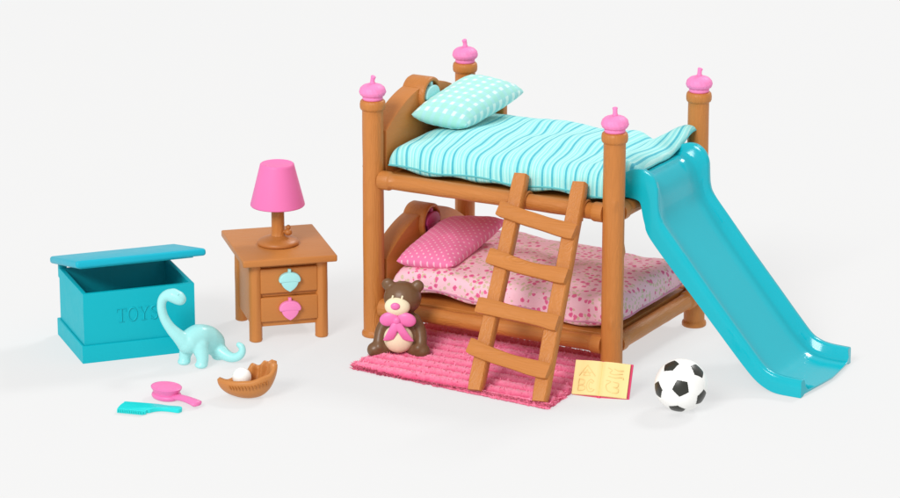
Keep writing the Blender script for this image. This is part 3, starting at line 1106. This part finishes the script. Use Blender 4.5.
# ------------------------------------------------------------------ dinosaur
def make_dino():
    root = thing('toy_dinosaur', 'mint green long necked toy dinosaur standing by the toy chest', 'dinosaur', (-2.462, -3.918, 0), 0)
    def pt(px, py, y):
        v = (363 - py)/104
        return ((px - 193)/104, y, (v - .281*y)/.96)
    balls = []
    balls += chain([(pt(190, 340.5, -.07), .115), (pt(197, 337.5, .0), .132), (pt(205, 338.5, .08), .130), (pt(212, 342, .13), .105)], 8)
    balls += chain([(pt(187, 343, -.09), .10), (pt(179, 336, -.12), .068), (pt(170.5, 327, -.13), .053), (pt(164.5, 316.5, -.13), .047), (pt(162.3, 306, -.13), .045), (pt(164, 298, -.13), .046), (pt(169, 294.5, -.13), .055), (pt(174.5, 294.8, -.14), .070)], 8)
    balls += chain([(pt(174.5, 295, -.14), .070), (pt(179, 297, -.15), .069), (pt(181.5, 298.5, -.16), .058)], 5)
    balls += chain([(pt(211, 345, .13), .105), (pt(217, 350, .09), .075), (pt(224, 355, .04), .058), (pt(231, 357.6, .0), .047), (pt(237.5, 356, -.02), .042), (pt(241, 351.5, -.02), .037), (pt(240.5, 346.5, -.01), .032), (pt(237.5, 344.5, .0), .028)], 8)
    for (fx, fy), (hx, hy) in (((-.087, -.034), (-.05, -.03)), ((.087, -.137), (.06, -.09)), ((.235, .12), (.19, .11)), ((.05, .22), (.08, .18))):
        balls += chain([((hx, hy, .20), .085), ((fx, fy, .10), .060), ((fx - .004, fy - .006, .045), .056)], 6)
        balls.append(((fx - .012, fy - .018, .03), (.066, .066, .032)))
    me = blob(balls, .011, 5)
    for v in me.vertices:
        if v.co.z < 0: v.co.z = 0
    body = from_mesh('body', me, M['mint'], root)
    m = MB()
    hx, hy, hz = pt(180, 293.5, -.20)
    m.ellipsoid((hx - .004, hy - .005, hz), (.008, .006, .009), 12, 8)
    m.build('eye', M['aqua'], body)
make_dino()

# ------------------------------------------------------------------ baseball glove and ball
def make_glove():
    root = thing('baseball_glove', 'tan brown baseball glove lying open on the floor', 'glove', (-1.875, -4.93, 0), 0)
    m = MB(); rows = []
    NT_, NR = 120, 14
    key = [(0, .31), (30, .30), (60, .265), (85, .235), (112, .15), (145, .125), (180, .175), (225, .18), (270, .192), (315, .235), (360, .31)]
    def rim(a):
        c, s = math.cos(a), math.sin(a)
        d = math.degrees(a) % 360
        for (d0, z0), (d1, z1) in zip(key, key[1:]):
            if d0 <= d <= d1:
                z = z0 + (z1 - z0)*sstep(d0, d1, d); break
        rx = .262 + .035*max(0, -c)**10; ry = .185
        dd = d if d < 200 else d - 360
        f = (.5 + .5*math.cos((dd - 22)/31*2*PI)) * sstep(-16, 0, dd) * (1 - sstep(98, 112, dd))
        z += .042*f - .012*(sstep(-16, 0, dd) * (1 - sstep(98, 112, dd)))
        return rx, ry, z, f
    def P(a, k, inner):
        rx, ry, z, f = rim(a)
        c, s = math.cos(a), math.sin(a)
        g = math.sin(k*PI/2)**.8; hgt = (1 - math.cos(k*PI/2))**.95
        o = (.042 + .034*f*sstep(.35, .75, k)) if inner else -.012*f*sstep(.45, .9, k)
        return Vector(((rx - o)*g*c, (ry - o)*g*s, z*hgt + (.085*(1 - k)**.8 if inner else 0)))
    for i in range(NR + 1): rows.append([P(2*PI*j/NT_, max(.02, i/NR), False) for j in range(NT_)])
    lip = []
    for j in range(NT_):
        a = 2*PI*j/NT_
        p = (P(a, 1, False) + P(a, 1, True))/2; p.z += .02; lip.append(p)
    rows.append(lip)
    for i in range(NR, -1, -1): rows.append([P(2*PI*j/NT_, max(.02, i/NR), True) for j in range(NT_)])
    vs = m.quadgrid(rows, closed_v=True); m.cap(vs[0]); m.cap(vs[-1])
    g = m.build('leather_pocket', M['leather'], root, 0)
    # lacing along the front edge
    m = MB()
    for i in range(13):
        a = math.radians(228 + i*7.0)
        p = P(a, .90, False); q = P(a + .05, .78, False)
        off = Vector((math.cos(a), math.sin(a), 0))*.004
        m.tube([p + off, (p+q)/2 + off*2.2, q + off], .008, 8)
    m.build('lacing', M['stitch'], g)
    b = MB(); b.ellipsoid((0, 0, 0), (.089, .089, .089), 40, 24)
    o = b.build('baseball', M['white']); o.location = (-1.942, -4.93, .196)
    tag(o, 'small plain white ball resting in the brown baseball glove', 'ball')
make_glove()

# ------------------------------------------------------------------ hairbrush and comb
def make_brush():
    ang = math.atan2(-.29, .31)
    root = thing('hairbrush', 'pink toy hairbrush with ridged oval head lying on the floor', 'hairbrush', (-2.645, -4.965, 0), ang)
    E_ = Matrix.Diagonal((1.25, 1, 1, 1))
    m = MB(); m.lathe([(0, .0), (.095, .0), (.118, .012), (.126, .03), (.122, .046), (.112, .054), (0, .055)], 48, None, E_); m.build('brush_head', M['pink'], root, 50)
    m = MB(); m.lathe([(0, .05), (.108, .05), (.109, .062), (.116, .082), (.128, .104), (.130, .114), (.125, .120), (0, .120)], 48, None, E_); pad = m.build('bristle_pad', M['pink'], root, 50)
    m = MB()
    for i in range(-8, 9):
        x = i*.0165; h = math.sqrt(max(0, 1 - (x/.148)**2))*.116
        m.tube([(x, -h, .119), (x, h, .119)], .0045, 8)
    m.build('bristle_rows', M['finial'], pad)
    m = MB(); rows = []
    for i in range(15):
        k = i/14
        x = .12 + .32*k
        w = .052 - .010*math.sin(PI*k*.9) + .016*k
        if i == 14: w *= .55
        z = .042 + .012*math.sin(PI*k) ; t = .027 if i < 14 else .015
        rows.append([(x, w*math.cos(2*PI*j/20), z + t*math.sin(2*PI*j/20)) for j in range(20)])
    vs = m.quadgrid(rows, closed_v=True); m.cap(vs[0]); m.cap(vs[-1], True)
    m.build('handle', M['pink'], root, 60)
make_brush()

def make_comb():
    root = thing('comb', 'flat turquoise toy comb lying on the floor beside the hairbrush', 'comb', (-2.745, -5.27, 0), math.radians(-15.5))
    m = MB()
    out = [(-.28, .0), (-.265, .018), (.0, .03), (.06, .028), (.14, .016), (.24, .022), (.275, .012), (.292, -.02), (.285, -.055), (.262, -.072), (.18, -.062), (.10, -.068), (.045, -.105), (.02, -.14), (.0, -.15), (.0, -.185), (-.02, -.197), (-.14, -.196), (-.265, -.195), (-.28, -.18), (-.289, -.08)]
    out = [(p.x, p.y) for p in crom([(x, y, 0) for x, y in out + out[:1]], 3)][:-1]
    m.prism(out, .006, .044, .004, 2)
    m.build('spine', M['teal_comb'], root, 50)
    m = MB()
    for i in range(18):
        x = -.272 + i*.0143
        m.prism([(x, -.188), (x + .012, -.188), (x + .0105, -.222), (x + .002, -.222)], .009, .0415, .002, 1)
    m.build('teeth', M['teal_comb'], root, 40)
make_comb()
